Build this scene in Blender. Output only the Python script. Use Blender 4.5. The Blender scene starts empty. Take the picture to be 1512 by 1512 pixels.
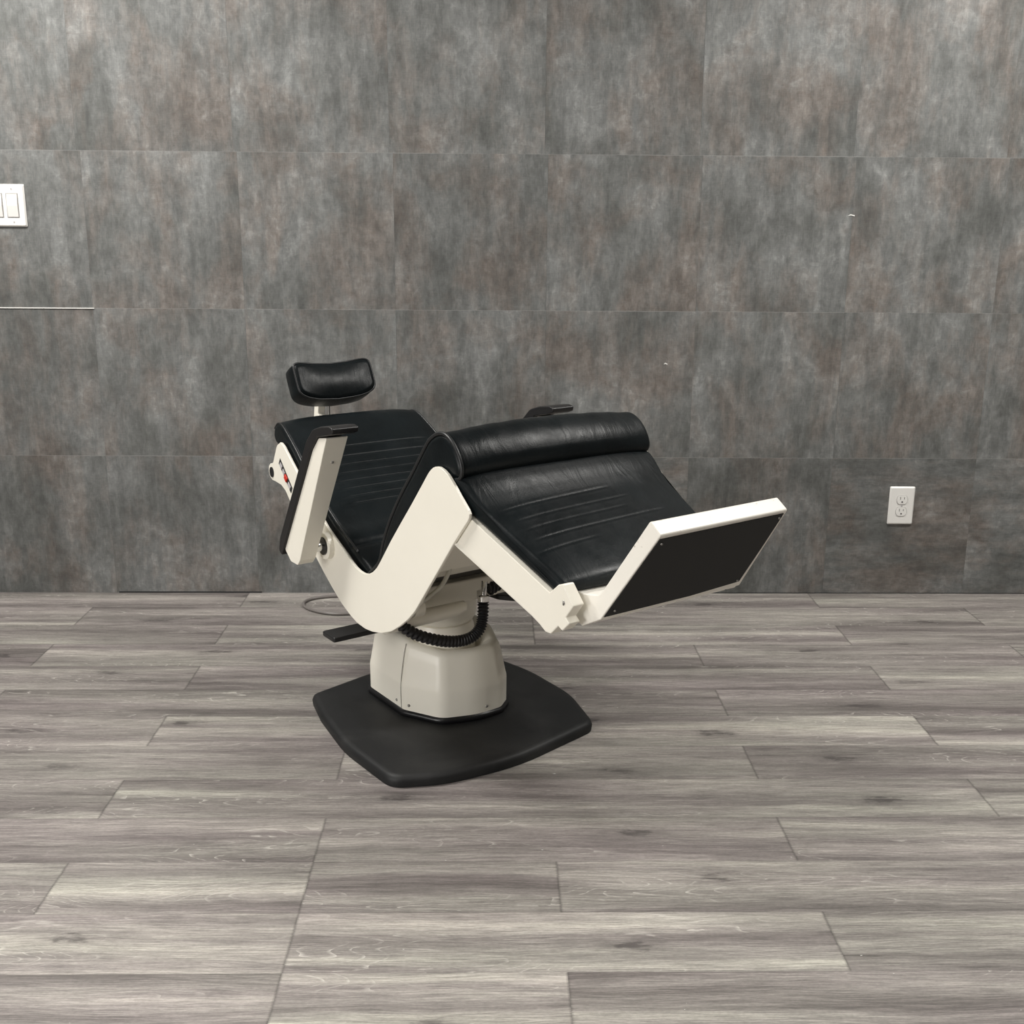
import bpy, bmesh, math, random
from mathutils import Vector, Matrix
PI = math.pi
random.seed(7)
SC = bpy.context.scene
COL = SC.collection

# ------------------------------------------------------------------ camera
cam_d = bpy.data.cameras.new('camera')
cam = bpy.data.objects.new('camera', cam_d)
COL.objects.link(cam)
SC.camera = cam
cam_d.sensor_width = 36.0
cam_d.lens = 1636.75 / 1512 * 36
yaw, pitch, roll = 0.01789157, 0.25028903, 0.00708908
fw = Vector((math.sin(yaw)*math.cos(pitch), math.cos(yaw)*math.cos(pitch), -math.sin(pitch)))
rt = Vector((math.cos(yaw), -math.sin(yaw), 0))
up = rt.cross(fw)
r2 = rt*math.cos(roll) + up*math.sin(roll)
u2 = -rt*math.sin(roll) + up*math.cos(roll)
M = Matrix((r2, u2, -fw)).transposed().to_4x4()
M.translation = Vector((0, -3.4390667, 1.1520455))
cam.matrix_world = M
cam_d.clip_start = 0.05

# ------------------------------------------------------------------ world, lights, exposure
w = bpy.data.worlds.new('world'); SC.world = w; w.use_nodes = True
w.node_tree.nodes['Background'].inputs[0].default_value = (0.9, 0.95, 1.0, 1)
w.node_tree.nodes['Background'].inputs[1].default_value = 0.3
SC.view_settings.view_transform = 'Standard'
SC.view_settings.look = 'None'
SC.view_settings.gamma = 1.0
SC.view_settings.use_curve_mapping = False
SC.view_settings.exposure = 0.0
CEIL = 2.75
LIGHTS = [  # x, y, size x, size y, watts, beam spread : recessed ceiling panels
    (-1.65, -0.92, 1.15, 0.36, 82, 180),
    (1.75, -1.05, 1.15, 0.36, 65, 180),
    (-1.4, -3.4, 1.15, 0.55, 34, 95),
    (1.0, -3.4, 1.15, 0.55, 30, 95),
]
def area(x, y, sx, sy, e, spread):
    d = bpy.data.lights.new('ceiling_panel_light', 'AREA')
    d.shape = 'RECTANGLE'; d.size = sx; d.size_y = sy; d.energy = e; d.spread = math.radians(spread)
    d.color = (1.0, 0.975, 0.93)
    o = bpy.data.objects.new('ceiling_panel_light', d); COL.objects.link(o)
    o.location = (x, y, CEIL-0.03)
for a in LIGHTS: area(*a)
# fill lamp added left of and behind the camera to brighten the chair's side
d = bpy.data.lights.new('added_chair_fill', 'AREA'); d.shape = 'RECTANGLE'
d.size = 3.0; d.size_y = 1.9; d.energy = 21; d.spread = math.radians(62); d.color = (1.0, 0.98, 0.95)
o = bpy.data.objects.new('added_chair_fill', d); COL.objects.link(o)
o.location = (-3.6, -4.4, 1.35)
o.rotation_euler = (Vector((-0.1, -0.9, 0.5)) - Vector(o.location)).to_track_quat('-Z', 'Y').to_euler()

# ------------------------------------------------------------------ node helpers
def new_mat(name):
    m = bpy.data.materials.new(name); m.use_nodes = True
    nt = m.node_tree
    return m, nt, nt.nodes['Principled BSDF']
def N(nt, t, **kw):
    n = nt.nodes.new(t)
    for k, v in kw.items():
        if k.startswith('i_'):
            n.inputs[k[2:].replace('_', ' ')].default_value = v
        else: setattr(n, k, v)
    return n
def L(nt, a, b): nt.links.new(a, b)
def math_n(nt, op, a, b=None, c=None):
    n = nt.nodes.new('ShaderNodeMath'); n.operation = op
    for i, x in enumerate((a, b, c)):
        if x is None: continue
        if isinstance(x, (int, float)): n.inputs[i].default_value = x
        else: nt.links.new(x, n.inputs[i])
    return n.outputs[0]
def ramp(nt, fac, stops, interp='LINEAR'):
    n = nt.nodes.new('ShaderNodeValToRGB'); n.color_ramp.interpolation = interp
    els = n.color_ramp.elements
    els[0].position, els[0].color = stops[0][0], (*stops[0][1], 1)
    els[1].position, els[1].color = stops[-1][0], (*stops[-1][1], 1)
    for p, c in stops[1:-1]:
        e = els.new(p); e.color = (*c, 1)
    nt.links.new(fac, n.inputs[0]); return n.outputs[0]
def mix(nt, fac, a, b, mode='MIX'):
    n = nt.nodes.new('ShaderNodeMix'); n.data_type = 'RGBA'; n.blend_type = mode
    for s, x in ((n.inputs[0], fac), (n.inputs[6], a), (n.inputs[7], b)):
        if isinstance(x, (int, float)): s.default_value = x
        elif isinstance(x, tuple): s.default_value = (*x, 1) if len(x) == 3 else x
        else: nt.links.new(x, s)
    return n.outputs[2]
def noise(nt, vec, scale, detail=4, rough=.55, dist=0.0, lac=2.0):
    n = nt.nodes.new('ShaderNodeTexNoise')
    n.inputs['Scale'].default_value = scale; n.inputs['Detail'].default_value = detail
    n.inputs['Roughness'].default_value = rough; n.inputs['Distortion'].default_value = dist
    n.inputs['Lacunarity'].default_value = lac
    nt.links.new(vec, n.inputs['Vector']); return n.outputs[0]
def mapping(nt, vec, scale=(1,1,1), loc=(0,0,0), rot=(0,0,0)):
    n = nt.nodes.new('ShaderNodeMapping')
    n.inputs['Scale'].default_value = scale; n.inputs['Location'].default_value = loc
    n.inputs['Rotation'].default_value = rot
    nt.links.new(vec, n.inputs[0]); return n.outputs[0]
def bump(nt, bsdf, h, strength, dist):
    n = nt.nodes.new('ShaderNodeBump'); n.inputs['Strength'].default_value = strength
    n.inputs['Distance'].default_value = dist
    nt.links.new(h, n.inputs['Height']); nt.links.new(n.outputs[0], bsdf.inputs['Normal'])

def simple(name, col, rough=.5, metal=0.0, spec=.5, bumpscale=None, bstr=.1, var=0.0, coat=0.0):
    m, nt, b = new_mat(name)
    tc = N(nt, 'ShaderNodeTexCoord').outputs['Object']
    nz = noise(nt, tc, 9, 4)
    c2 = tuple(max(0, x*(1-var)) for x in col)
    L(nt, ramp(nt, nz, [(.3, c2), (.7, col)]), b.inputs['Base Color'])
    b.inputs['Roughness'].default_value = rough; b.inputs['Metallic'].default_value = metal
    b.inputs['Specular IOR Level'].default_value = spec
    b.inputs['Coat Weight'].default_value = coat; b.inputs['Coat Roughness'].default_value = .12
    if bumpscale: bump(nt, b, noise(nt, tc, bumpscale, 3), bstr, .002)
    return m

def leather():
    m, nt, b = new_mat('black_leather')
    tc = N(nt, 'ShaderNodeTexCoord').outputs['Object']
    big = noise(nt, tc, 7, 5, .6, .4)
    L(nt, ramp(nt, big, [(.35, (.0036, .0052, .0060)), (.65, (.0064, .0092, .0105))]), b.inputs['Base Color'])
    L(nt, ramp(nt, noise(nt, tc, 22, 5, .65), [(.35, (.30,)*3), (.65, (.43,)*3)]), b.inputs['Roughness'])
    b.inputs['Specular IOR Level'].default_value = .17
    # faint wrinkles across the hide, and a fine grain
    wr = noise(nt, mapping(nt, tc, (9, 28, 9), rot=(0, 0, .35)), 1.0, 4, .55, 1.2)
    gr = noise(nt, tc, 420, 2)
    hh = math_n(nt, 'ADD', math_n(nt, 'MULTIPLY', wr, 1.0), math_n(nt, 'MULTIPLY', gr, .12))
    bump(nt, b, hh, .22, .006)
    return m
def cream():
    m, nt, b = new_mat('cream_enamel')
    tc = N(nt, 'ShaderNodeTexCoord').outputs['Object']
    L(nt, ramp(nt, noise(nt, tc, 6, 4), [(.3, (.83, .795, .70)), (.7, (.86, .825, .73))]), b.inputs['Base Color'])
    b.inputs['Roughness'].default_value = .32
    b.inputs['Specular IOR Level'].default_value = .45
    return m
def worn_cream():
    m, nt, b = new_mat('scuffed_cream_enamel')
    tc = N(nt, 'ShaderNodeTexCoord').outputs['Object']
    sc = noise(nt, tc, 55, 6, .7)
    base = ramp(nt, noise(nt, tc, 6, 4), [(.3, (.83, .80, .73)), (.7, (.86, .83, .76))])
    L(nt, mix(nt, ramp(nt, sc, [(.62, (0,)*3), (.70, (1,)*3)]), base, (.42, .38, .32)), b.inputs['Base Color'])
    b.inputs['Roughness'].default_value = .35
    return m
def rubber():
    m, nt, b = new_mat('black_rubber')
    tc = N(nt, 'ShaderNodeTexCoord').outputs['Object']
    dust = noise(nt, tc, 6, 6, .6, .5)
    L(nt, ramp(nt, dust, [(.42, (.0075, .008, .0085)), (.70, (.020, .020, .020))]), b.inputs['Base Color'])
    b.inputs['Roughness'].default_value = .55; b.inputs['Specular IOR Level'].default_value = .35
    bump(nt, b, noise(nt, tc, 260, 3), .12, .002)
    return m

def floor_mat():
    m, nt, b = new_mat('grey_oak_vinyl_planks')
    uv = N(nt, 'ShaderNodeUVMap', uv_map='grain').outputs[0]      # metres along / across, offset per plank
    ed = N(nt, 'ShaderNodeUVMap', uv_map='edge').outputs[0]       # distances to the plank ends / sides
    rnd = N(nt, 'ShaderNodeAttribute', attribute_name='plank').outputs['Fac']
    # warp
    wob = noise(nt, mapping(nt, uv, (2.2, 9, 1)), 1.0, 3, .5)
    wv = N(nt, 'ShaderNodeCombineXYZ'); L(nt, math_n(nt, 'MULTIPLY', math_n(nt, 'SUBTRACT', wob, .5), .035), wv.inputs[1])
    va = N(nt, 'ShaderNodeVectorMath', operation='ADD'); L(nt, uv, va.inputs[0]); L(nt, wv.outputs[0], va.inputs[1])
    q = va.outputs[0]
    broad = noise(nt, mapping(nt, q, (.9, 17, 1)), 1.0, 3, .5, .1)
    mid = noise(nt, mapping(nt, q, (3.2, 75, 1)), 1.0, 6, .68, .2)
    fine = noise(nt, mapping(nt, q, (16, 480, 1)), 1.0, 4, .6)
    s = math_n(nt, 'ADD', math_n(nt, 'MULTIPLY', broad, .70), math_n(nt, 'MULTIPLY', mid, .30))
    s = math_n(nt, 'ADD', s, math_n(nt, 'MULTIPLY', math_n(nt, 'SUBTRACT', rnd, .5), .085))
    base = ramp(nt, s, [(.36, (.122, .109, .103)), (.44, (.178, .162, .152)), (.51, (.228, .211, .196)),
                        (.58, (.290, .273, .248)), (.67, (.39, .37, .33))])
    # patches that lean violet, patches that lean green grey
    tint = noise(nt, mapping(nt, q, (.9, 8, 1), loc=(3, 5, 0)), 1.0, 2)
    base = mix(nt, 1.0, base, ramp(nt, tint, [(.35, (1.02, .985, 1.012)), (.65, (.985, 1.0, .975))]), 'MULTIPLY')
    fl = ramp(nt, fine, [(.40, (.76,)*3), (.5, (1.0,)*3), (.60, (1.24,)*3)])
    base = mix(nt, 1.0, base, fl, 'MULTIPLY')
    fib = noise(nt, mapping(nt, q, (6, 190, 1), loc=(3, 1, 0)), 1.0, 5, .7, .3)
    base = mix(nt, 1.0, base, ramp(nt, fib, [(.38, (.84,)*3), (.48, (1.0,)*3), (.62, (1.14,)*3)]), 'MULTIPLY')
    spk = noise(nt, mapping(nt, uv, (110, 330, 1)), 1.0, 3, .7)
    base = mix(nt, 1.0, base, ramp(nt, spk, [(.38, (.90,)*3), (.62, (1.10,)*3)]), 'MULTIPLY')
    # cathedral grain: thin pale lines where the growth rings surface
    ringc = noise(nt, mapping(nt, q, (1.5, 8.5, 1), loc=(1, 2, 0)), 1.0, 2, .4, .2)
    rings = math_n(nt, 'FRACT', math_n(nt, 'MULTIPLY', ringc, 34))
    line = ramp(nt, rings, [(.0, (1,)*3), (.16, (0,)*3), (1.0, (0,)*3)])
    msk = ramp(nt, noise(nt, mapping(nt, uv, (1.6, 10, 1), loc=(9, 4, 0)), 1.0, 2), [(.50, (0,)*3), (.60, (1,)*3)])
    brk = ramp(nt, noise(nt, mapping(nt, uv, (40, 160, 1)), 1.0, 2), [(.42, (.1,)*3), (.56, (1,)*3)])
    lm = math_n(nt, 'MULTIPLY', math_n(nt, 'MULTIPLY', line, msk), brk)
    base = mix(nt, math_n(nt, 'MULTIPLY', lm, .6), base, (.62, .59, .54))
    # knots
    vo = N(nt, 'ShaderNodeTexVoronoi', voronoi_dimensions='2D'); vo.inputs['Scale'].default_value = 1.0
    kx = noise(nt, mapping(nt, uv, (24, 60, 1)), 1.0, 4, .65)
    ky = noise(nt, mapping(nt, uv, (20, 90, 1), loc=(5, 9, 0)), 1.0, 4, .65)
    kv = N(nt, 'ShaderNodeCombineXYZ')
    L(nt, math_n(nt, 'MULTIPLY', math_n(nt, 'SUBTRACT', kx, .5), .26), kv.inputs[0]); L(nt, math_n(nt, 'MULTIPLY', math_n(nt, 'SUBTRACT', ky, .5), .26), kv.inputs[1])
    ka = N(nt, 'ShaderNodeVectorMath', operation='ADD'); L(nt, mapping(nt, q, (1.7, 5.2, 1)), ka.inputs[0]); L(nt, kv.outputs[0], ka.inputs[1])
    L(nt, ka.outputs[0], vo.inputs['Vector'])
    kn = ramp(nt, vo.outputs['Distance'], [(.0, (1,)*3), (.038, (.95,)*3), (.065, (.45,)*3), (.15, (.16,)*3), (.30, (0,)*3)])
    kn = math_n(nt, 'MULTIPLY', kn, ramp(nt, vo.outputs['Color'], [(.44, (0,)*3), (.48, (1,)*3)]))
    kn = math_n(nt, 'MULTIPLY', kn, ramp(nt, noise(nt, mapping(nt, uv, (14, 110, 1)), 1.0, 4, .6), [(.36, (.45,)*3), (.55, (1,)*3)]))
    base = mix(nt, math_n(nt, 'MULTIPLY', kn, .85), base, (.05, .043, .042))
    # tiny flakes worn white
    fk = noise(nt, mapping(nt, uv, (60, 170, 1)), 1.0, 2, .5)
    base = mix(nt, ramp(nt, fk, [(.775, (0,)*3), (.80, (.8,)*3)]), base, (.8, .79, .76))
    # joints
    sp = N(nt, 'ShaderNodeSeparateXYZ'); L(nt, ed, sp.inputs[0])
    je = ramp(nt, sp.outputs[0], [(.0, (1,)*3), (.0013, (.7,)*3), (.0022, (0,)*3)])
    js = ramp(nt, sp.outputs[1], [(.0, (1,)*3), (.0010, (.5,)*3), (.0018, (0,)*3)])
    jn = math_n(nt, 'MAXIMUM', math_n(nt, 'MULTIPLY', je, .5), math_n(nt, 'MULTIPLY', js, .16))
    base = mix(nt, jn, base, (.03, .027, .025))
    L(nt, base, b.inputs['Base Color'])
    L(nt, ramp(nt, mid, [(.3, (.50,)*3), (.7, (.62,)*3)]), b.inputs['Roughness'])
    b.inputs['Specular IOR Level'].default_value = .38
    bump(nt, b, math_n(nt, 'SUBTRACT', math_n(nt, 'MULTIPLY', fine, .25), math_n(nt, 'MULTIPLY', jn, 2.0)), .25, .0015)
    return m

def wall_mat():
    m, nt, b = new_mat('weathered_concrete_tiles')
    uv = N(nt, 'ShaderNodeUVMap', uv_map='grain').outputs[0]
    ed = N(nt, 'ShaderNodeUVMap', uv_map='edge').outputs[0]
    rnd = N(nt, 'ShaderNodeAttribute', attribute_name='tile').outputs['Fac']
    big = noise(nt, mapping(nt, uv, (6.0, 4.0, 1)), 1.0, 6, .62, .35)
    hue = noise(nt, mapping(nt, uv, (5.0, 3.2, 1), loc=(7, 3, 0)), 1.0, 5, .60, .5)
    stk = noise(nt, mapping(nt, uv, (24, 4.0, 1)), 1.0, 6, .65, .3)
    ver = noise(nt, mapping(nt, uv, (300, 30, 1)), 1.0, 3, .6)
    hor = noise(nt, mapping(nt, uv, (38, 420, 1)), 1.0, 3, .6)
    blt = noise(nt, mapping(nt, uv, (22, 26, 1), loc=(4, 4, 0)), 1.0, 7, .7, 1.0)
    cool = ramp(nt, big, [(.36, (.112, .115, .110)), (.5, (.150, .154, .150)), (.64, (.196, .201, .198))])
    warm = ramp(nt, big, [(.36, (.120, .107, .097)), (.5, (.158, .143, .131)), (.64, (.204, .188, .174))])
    hs = math_n(nt, 'ADD', math_n(nt, 'MULTIPLY', hue, .72), math_n(nt, 'MULTIPLY', stk, .28))
    base = mix(nt, ramp(nt, hs, [(.46, (0,)*3), (.60, (1,)*3)]), cool, warm)
    # rusty broken patches and pale plaster scuffs, each with its own edge
    rust = math_n(nt, 'MULTIPLY', ramp(nt, blt, [(.52, (0,)*3), (.64, (1,)*3)]), ramp(nt, hs, [(.47, (0,)*3), (.58, (1,)*3)]))
    base = mix(nt, math_n(nt, 'MULTIPLY', rust, .40), base, (.112, .090, .076))
    pale = math_n(nt, 'MULTIPLY', ramp(nt, blt, [(.40, (1,)*3), (.47, (0,)*3)]), ramp(nt, big, [(.47, (0,)*3), (.62, (1,)*3)]))
    base = mix(nt, math_n(nt, 'MULTIPLY', pale, .30), base, (.33, .335, .325))
    sk = ramp(nt, stk, [(.38, (.76,)*3), (.5, (1.0,)*3), (.62, (1.26,)*3)])
    base = mix(nt, .65, base, sk, 'MULTIPLY')
    mot = noise(nt, mapping(nt, uv, (46, 26, 1), loc=(2, 8, 0)), 1.0, 7, .72, .3)
    base = mix(nt, 1.0, base, ramp(nt, mot, [(.38, (.84,)*3), (.5, (1.0,)*3), (.62, (1.18,)*3)]), 'MULTIPLY')
    cv = ramp(nt, math_n(nt, 'ADD', math_n(nt, 'MULTIPLY', ver, .5), math_n(nt, 'MULTIPLY', hor, .5)), [(.42, (.84,)*3), (.5, (1,)*3), (.58, (1.17,)*3)])
    base = mix(nt, .5, base, cv, 'MULTIPLY')
    tn = ramp(nt, rnd, [(.0, (.94,)*3), (1.0, (1.06,)*3)])
    base = mix(nt, 1.0, base, tn, 'MULTIPLY')
    sp = N(nt, 'ShaderNodeSeparateXYZ'); L(nt, ed, sp.inputs[0])
    jv = math_n(nt, 'LESS_THAN', sp.outputs[0], .0009)
    jh = math_n(nt, 'LESS_THAN', sp.outputs[1], .0010)
    seg = ramp(nt, noise(nt, mapping(nt, uv, (3.5, 3.5, 1), loc=(6, 6, 0)), 1.0, 2), [(.42, (.12,)*3), (.58, (1,)*3)])
    base = mix(nt, math_n(nt, 'MULTIPLY', math_n(nt, 'MULTIPLY', jv, .34), seg), base, (.05, .05, .05))
    base = mix(nt, math_n(nt, 'MULTIPLY', math_n(nt, 'MULTIPLY', jh, .34), seg), base, (.40, .40, .39))  # pale colour paints the bevel highlight along horizontal seams
    L(nt, base, b.inputs['Base Color'])
    b.inputs['Roughness'].default_value = .55; b.inputs['Specular IOR Level'].default_value = .35
    bump(nt, b, math_n(nt, 'SUBTRACT', math_n(nt, 'ADD', ver, hor), math_n(nt, 'MULTIPLY', math_n(nt, 'MAXIMUM', jv, jh), 2.0)), .08, .002)
    return m

M_LEATHER = leather(); M_CREAM = cream(); M_WORN = worn_cream(); M_RUBBER = rubber()
M_PIPING = simple('black_piping', (.010, .011, .012), .42)
M_PLASTIC = simple('black_plastic', (.010, .010, .011), .33, spec=.5)
M_ARMPAD = simple('black_armrest_foam', (.011, .0105, .011), .38, spec=.5, bumpscale=60, bstr=.08)
M_KICK = simple('matt_black_laminate', (.0095, .0095, .0095), .62, spec=.3, bumpscale=300, bstr=.06)
M_CHROME = simple('chrome', (.75, .74, .72), .2, metal=1.0)
M_DULL = simple('dull_steel', (.30, .29, .27), .4, metal=.8)
M_WHITE = simple('white_plastic', (.86, .85, .82), .35)
M_WHITE2 = simple('rocker_plastic', (.80, .775, .75), .35)
M_GAP = simple('dark_gap', (.02, .02, .02), .8)
M_GAPL = simple('grey_gap', (.33, .32, .31), .8)
M_RED = simple('red_switch', (.60, .03, .015), .3)
M_GREYSW = simple('grey_switch', (.48, .46, .47), .35)
M_SHADE = simple('painted_shade_grey', (.16, .155, .14), .5)  # grey standing for shade in the recess under the seat
M_CORD = simple('grey_cord', (.165, .15, .14), .38)
M_CLEAR = simple('milky_tube', (.55, .54, .47), .3)
M_PAINT = simple('painted_wall', (.34, .33, .31), .7, bumpscale=200)
M_CEIL = simple('ceiling_tile', (.42, .415, .40), .8)
M_HOSE = simple('black_hose', (.008, .008, .009), .45)

# ------------------------------------------------------------------ mesh helpers
def mesh_obj(name, bm, mat, parent=None, smooth=True, loc=None):
    bmesh.ops.recalc_face_normals(bm, faces=bm.faces[:])
    me = bpy.data.meshes.new(name); bm.to_mesh(me); bm.free()
    if smooth:
        for p in me.polygons: p.use_smooth = True
    me.materials.append(mat)
    o = bpy.data.objects.new(name, me); COL.objects.link(o)
    if parent: o.parent = parent
    if loc: o.location = loc
    return o
def bevel(o, wd, seg=3, ang=35):
    b = o.modifiers.new('bevel', 'BEVEL'); b.width = wd; b.segments = seg
    b.limit_method = 'ANGLE'; b.angle_limit = math.radians(ang); b.harden_normals = True
    return o
def autosmooth(o, ang=40):
    me = o.data
    bm = bmesh.new(); bm.from_mesh(me)
    for e in bm.edges:
        if len(e.link_faces) == 2 and e.calc_face_angle(0) > math.radians(ang): e.smooth = False
    bm.to_mesh(me); bm.free(); return o
def add_box(bm, a, b):
    x0, y0, z0 = a; x1, y1, z1 = b
    v = [bm.verts.new(p) for p in ((x0,y0,z0),(x1,y0,z0),(x1,y1,z0),(x0,y1,z0),(x0,y0,z1),(x1,y0,z1),(x1,y1,z1),(x0,y1,z1))]
    for f in ((0,3,2,1),(4,5,6,7),(0,1,5,4),(1,2,6,5),(2,3,7,6),(3,0,4,7)): bm.faces.new([v[i] for i in f])
def catmull(pts, n=8, closed=False):
    out = []; P = [Vector(p) for p in pts]; k = len(P)
    rng = range(k if closed else k-1)
    for i in rng:
        p0 = P[(i-1) % k] if (closed or i > 0) else P[0]
        p1 = P[i]; p2 = P[(i+1) % k]
        p3 = P[(i+2) % k] if (closed or i+2 < k) else P[-1]
        for j in range(n):
            t = j/n
            out.append(.5*((2*p1)+(-p0+p2)*t+(2*p0-5*p1+4*p2-p3)*t*t+(-p0+3*p1-3*p2+p3)*t*t*t))
    if not closed: out.append(P[-1])
    return out
def round_poly(pts, r=None, seg=5):
    """pts: (x, y[, radius]); rounds each corner."""
    out = []; k = len(pts)
    for i in range(k):
        a, b, c = Vector(pts[i-1][:2]), Vector(pts[i][:2]), Vector(pts[(i+1) % k][:2])
        rr = pts[i][2] if len(pts[i]) > 2 else (r or 0)
        if rr <= 0: out.append(b); continue
        d1, d2 = (a-b), (c-b); l1, l2 = d1.length, d2.length
        d1.normalize(); d2.normalize()
        ang = d1.angle(d2)
        t = min(rr/math.tan(ang/2), l1*.48, l2*.48)
        p1, p2 = b+d1*t, b+d2*t
        for j in range(seg+1):
            s = j/seg
            out.append((1-s)**2*p1 + 2*s*(1-s)*b + s*s*p2)
    return out
def tube(bm, pts, rad, sides=10, caps=True, smooth_n=6):
    P = catmull(pts, smooth_n) if smooth_n else [Vector(p) for p in pts]
    m = len(P); rings = []
    prev = None
    for i, p in enumerate(P):
        t = (P[min(i+1, m-1)] - P[max(i-1, 0)]).normalized()
        if prev is None:
            ref = Vector((0, 0, 1)) if abs(t.z) < .9 else Vector((1, 0, 0))
            nx = t.cross(ref).normalized()
        else:
            nx = (prev - t*prev.dot(t)).normalized()
        prev = nx; ny = t.cross(nx)
        r = rad(i/(m-1)) if callable(rad) else rad
        rings.append([bm.verts.new(p + nx*math.cos(2*PI*j/sides)*r + ny*math.sin(2*PI*j/sides)*r) for j in range(sides)])
    for a, b in zip(rings, rings[1:]):
        for j in range(sides): bm.faces.new((a[j], a[(j+1) % sides], b[(j+1) % sides], b[j]))
    if caps:
        bm.faces.new(rings[0][::-1]); bm.faces.new(rings[-1])
def ring_tube(bm, P, r, sides=6):
    m = len(P); rings = []
    for i, p in enumerate(P):
        t = (P[(i+1) % m] - P[i-1]).normalized()
        nx = t.cross(Vector((0, 1, 0))).normalized(); ny = t.cross(nx)
        rings.append([bm.verts.new(p + nx*math.cos(2*PI*j/sides)*r + ny*math.sin(2*PI*j/sides)*r) for j in range(sides)])
    for i in range(m):
        a, b = rings[i], rings[(i+1) % m]
        for j in range(sides): bm.faces.new((a[j], a[(j+1) % sides], b[(j+1) % sides], b[j]))
def lathe(bm, prof, c=(0, 0, 0), seg=40, axis='z'):
    rings = []
    for r, h in prof:
        ring = []
        for j in range(seg):
            a = 2*PI*j/seg
            if axis == 'z': p = (c[0]+r*math.cos(a), c[1]+r*math.sin(a), c[2]+h)
            elif axis == 'y': p = (c[0]+r*math.cos(a), c[1]+h, c[2]+r*math.sin(a))
            else: p = (c[0]+h, c[1]+r*math.cos(a), c[2]+r*math.sin(a))
            ring.append(bm.verts.new(p))
        rings.append(ring)
    for a, b in zip(rings, rings[1:]):
        for j in range(seg): bm.faces.new((a[j], a[(j+1) % seg], b[(j+1) % seg], b[j]))
    bm.faces.new(rings[0][::-1]); bm.faces.new(rings[-1])
def prism_uz(bm, poly, v0, v1):
    """poly in (u, z); v0, v1 numbers or functions of (u, z)."""
    f0 = v0 if callable(v0) else (lambda u, z: v0)
    f1 = v1 if callable(v1) else (lambda u, z: v1)
    A = [bm.verts.new((p[0], f0(p[0], p[1]), p[1])) for p in poly]
    B = [bm.verts.new((p[0], f1(p[0], p[1]), p[1])) for p in poly]
    k = len(poly)
    bm.faces.new(A); bm.faces.new(B[::-1])
    for i in range(k): bm.faces.new((A[i], B[i], B[(i+1) % k], A[(i+1) % k]))
def prism_z(bm, poly, z0, z1):
    A = [bm.verts.new((p[0], p[1], z0)) for p in poly]
    B = [bm.verts.new((p[0], p[1], z1)) for p in poly]
    k = len(poly)
    bm.faces.new(A[::-1]); bm.faces.new(B)
    for i in range(k): bm.faces.new((A[i], A[(i+1) % k], B[(i+1) % k], B[i]))
def resample(P, step, closed=True):
    P = [Vector(p[:2]) for p in P]
    if closed: P = P + [P[0]]
    ds = [0]
    for a, b in zip(P, P[1:]): ds.append(ds[-1] + (b-a).length)
    n = max(8, int(ds[-1]/step)); out = []; j = 0
    for i in range(n):
        s = ds[-1]*i/n
        while ds[j+1] < s: j += 1
        t = (s-ds[j])/max(1e-9, ds[j+1]-ds[j]); out.append(P[j].lerp(P[j+1], t))
    return out
def cushion(name, prof, half, r, parent, grooves=(), crown=0.0, step=.004, mat=None, nv=46, is_top=None, flat_end=.55, folds=None):
    """upholstered pad: closed (u, z) outline swept across v with rounded ends."""
    P = resample(prof, step); k = len(P)
    area2 = sum(P[i-1].x*P[i].y - P[i].x*P[i-1].y for i in range(k))
    if area2 < 0: P.reverse()
    nrm = []
    for i in range(k):
        t = P[(i+2) % k] - P[i-2]; n = Vector((t.y, -t.x)).normalized(); nrm.append(n)
    st = []
    for j in range(9):
        a = PI/2*j/8; st.append((r*(1-math.cos(a)), r*(1-math.sin(a))))   # (distance from end, inset)
    sections = []
    for dist, ins in st[:-1]: sections.append((-1, dist, ins))
    for j in range(nv+1): sections.append((0, j/nv, 0))
    for dist, ins in reversed(st[:-1]): sections.append((1, dist, ins))
    bm = bmesh.new(); rings = []
    for kind, a, ins in sections:
        ring = []
        for i in range(k):
            u, z = P[i]; n = nrm[i]; h = half(u, z)
            if kind == 0: v = (-1+2*a)*(h-r); s = -1+2*a
            else: v = kind*(h-a); s = kind
            off = -ins*flat_end*2 if False else -ins
            top = 1.0 if is_top is None else max(0.0, min(1.0, float(is_top(u, z))))
            off += crown*(1-s*s if crown > .0105 else 1-s**4)*top
            for (g, hw, dep, skew, vc) in grooves:
                if top and abs(v-vc) < hw+.02:
                    du = u - (g + skew*v)
                    wnd = 1.0 if abs(v-vc) < hw else max(0, 1-(abs(v-vc)-hw)/.02)
                    off += wnd*(-dep*math.exp(-(du/.0024)**2) + dep*.25*math.exp(-((abs(du)-.0055)/.003)**2))
            if folds and top: off += folds(u, v, z)
            ring.append(bm.verts.new((u+n.x*off, v, z+n.y*off)))
        rings.append(ring)
    for a, b in zip(rings, rings[1:]):
        for i in range(k): bm.faces.new((a[i], a[(i+1) % k], b[(i+1) % k], b[i]))
    bm.faces.new(rings[0]); bm.faces.new(rings[-1][::-1])
    o = mesh_obj(name, bm, mat or M_LEATHER, parent)
    return autosmooth(o, 50)

def thing(name, label, cat, loc=(0,0,0), rz=0, group=None):
    o = bpy.data.objects.new(name, None); COL.objects.link(o)
    o.empty_display_size = .1
    o.location = loc; o.rotation_euler = (0, 0, rz)
    o['label'] = label; o['category'] = cat
    if group: o['group'] = group
    return o
def struct(o): o['kind'] = 'structure'; return o

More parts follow.
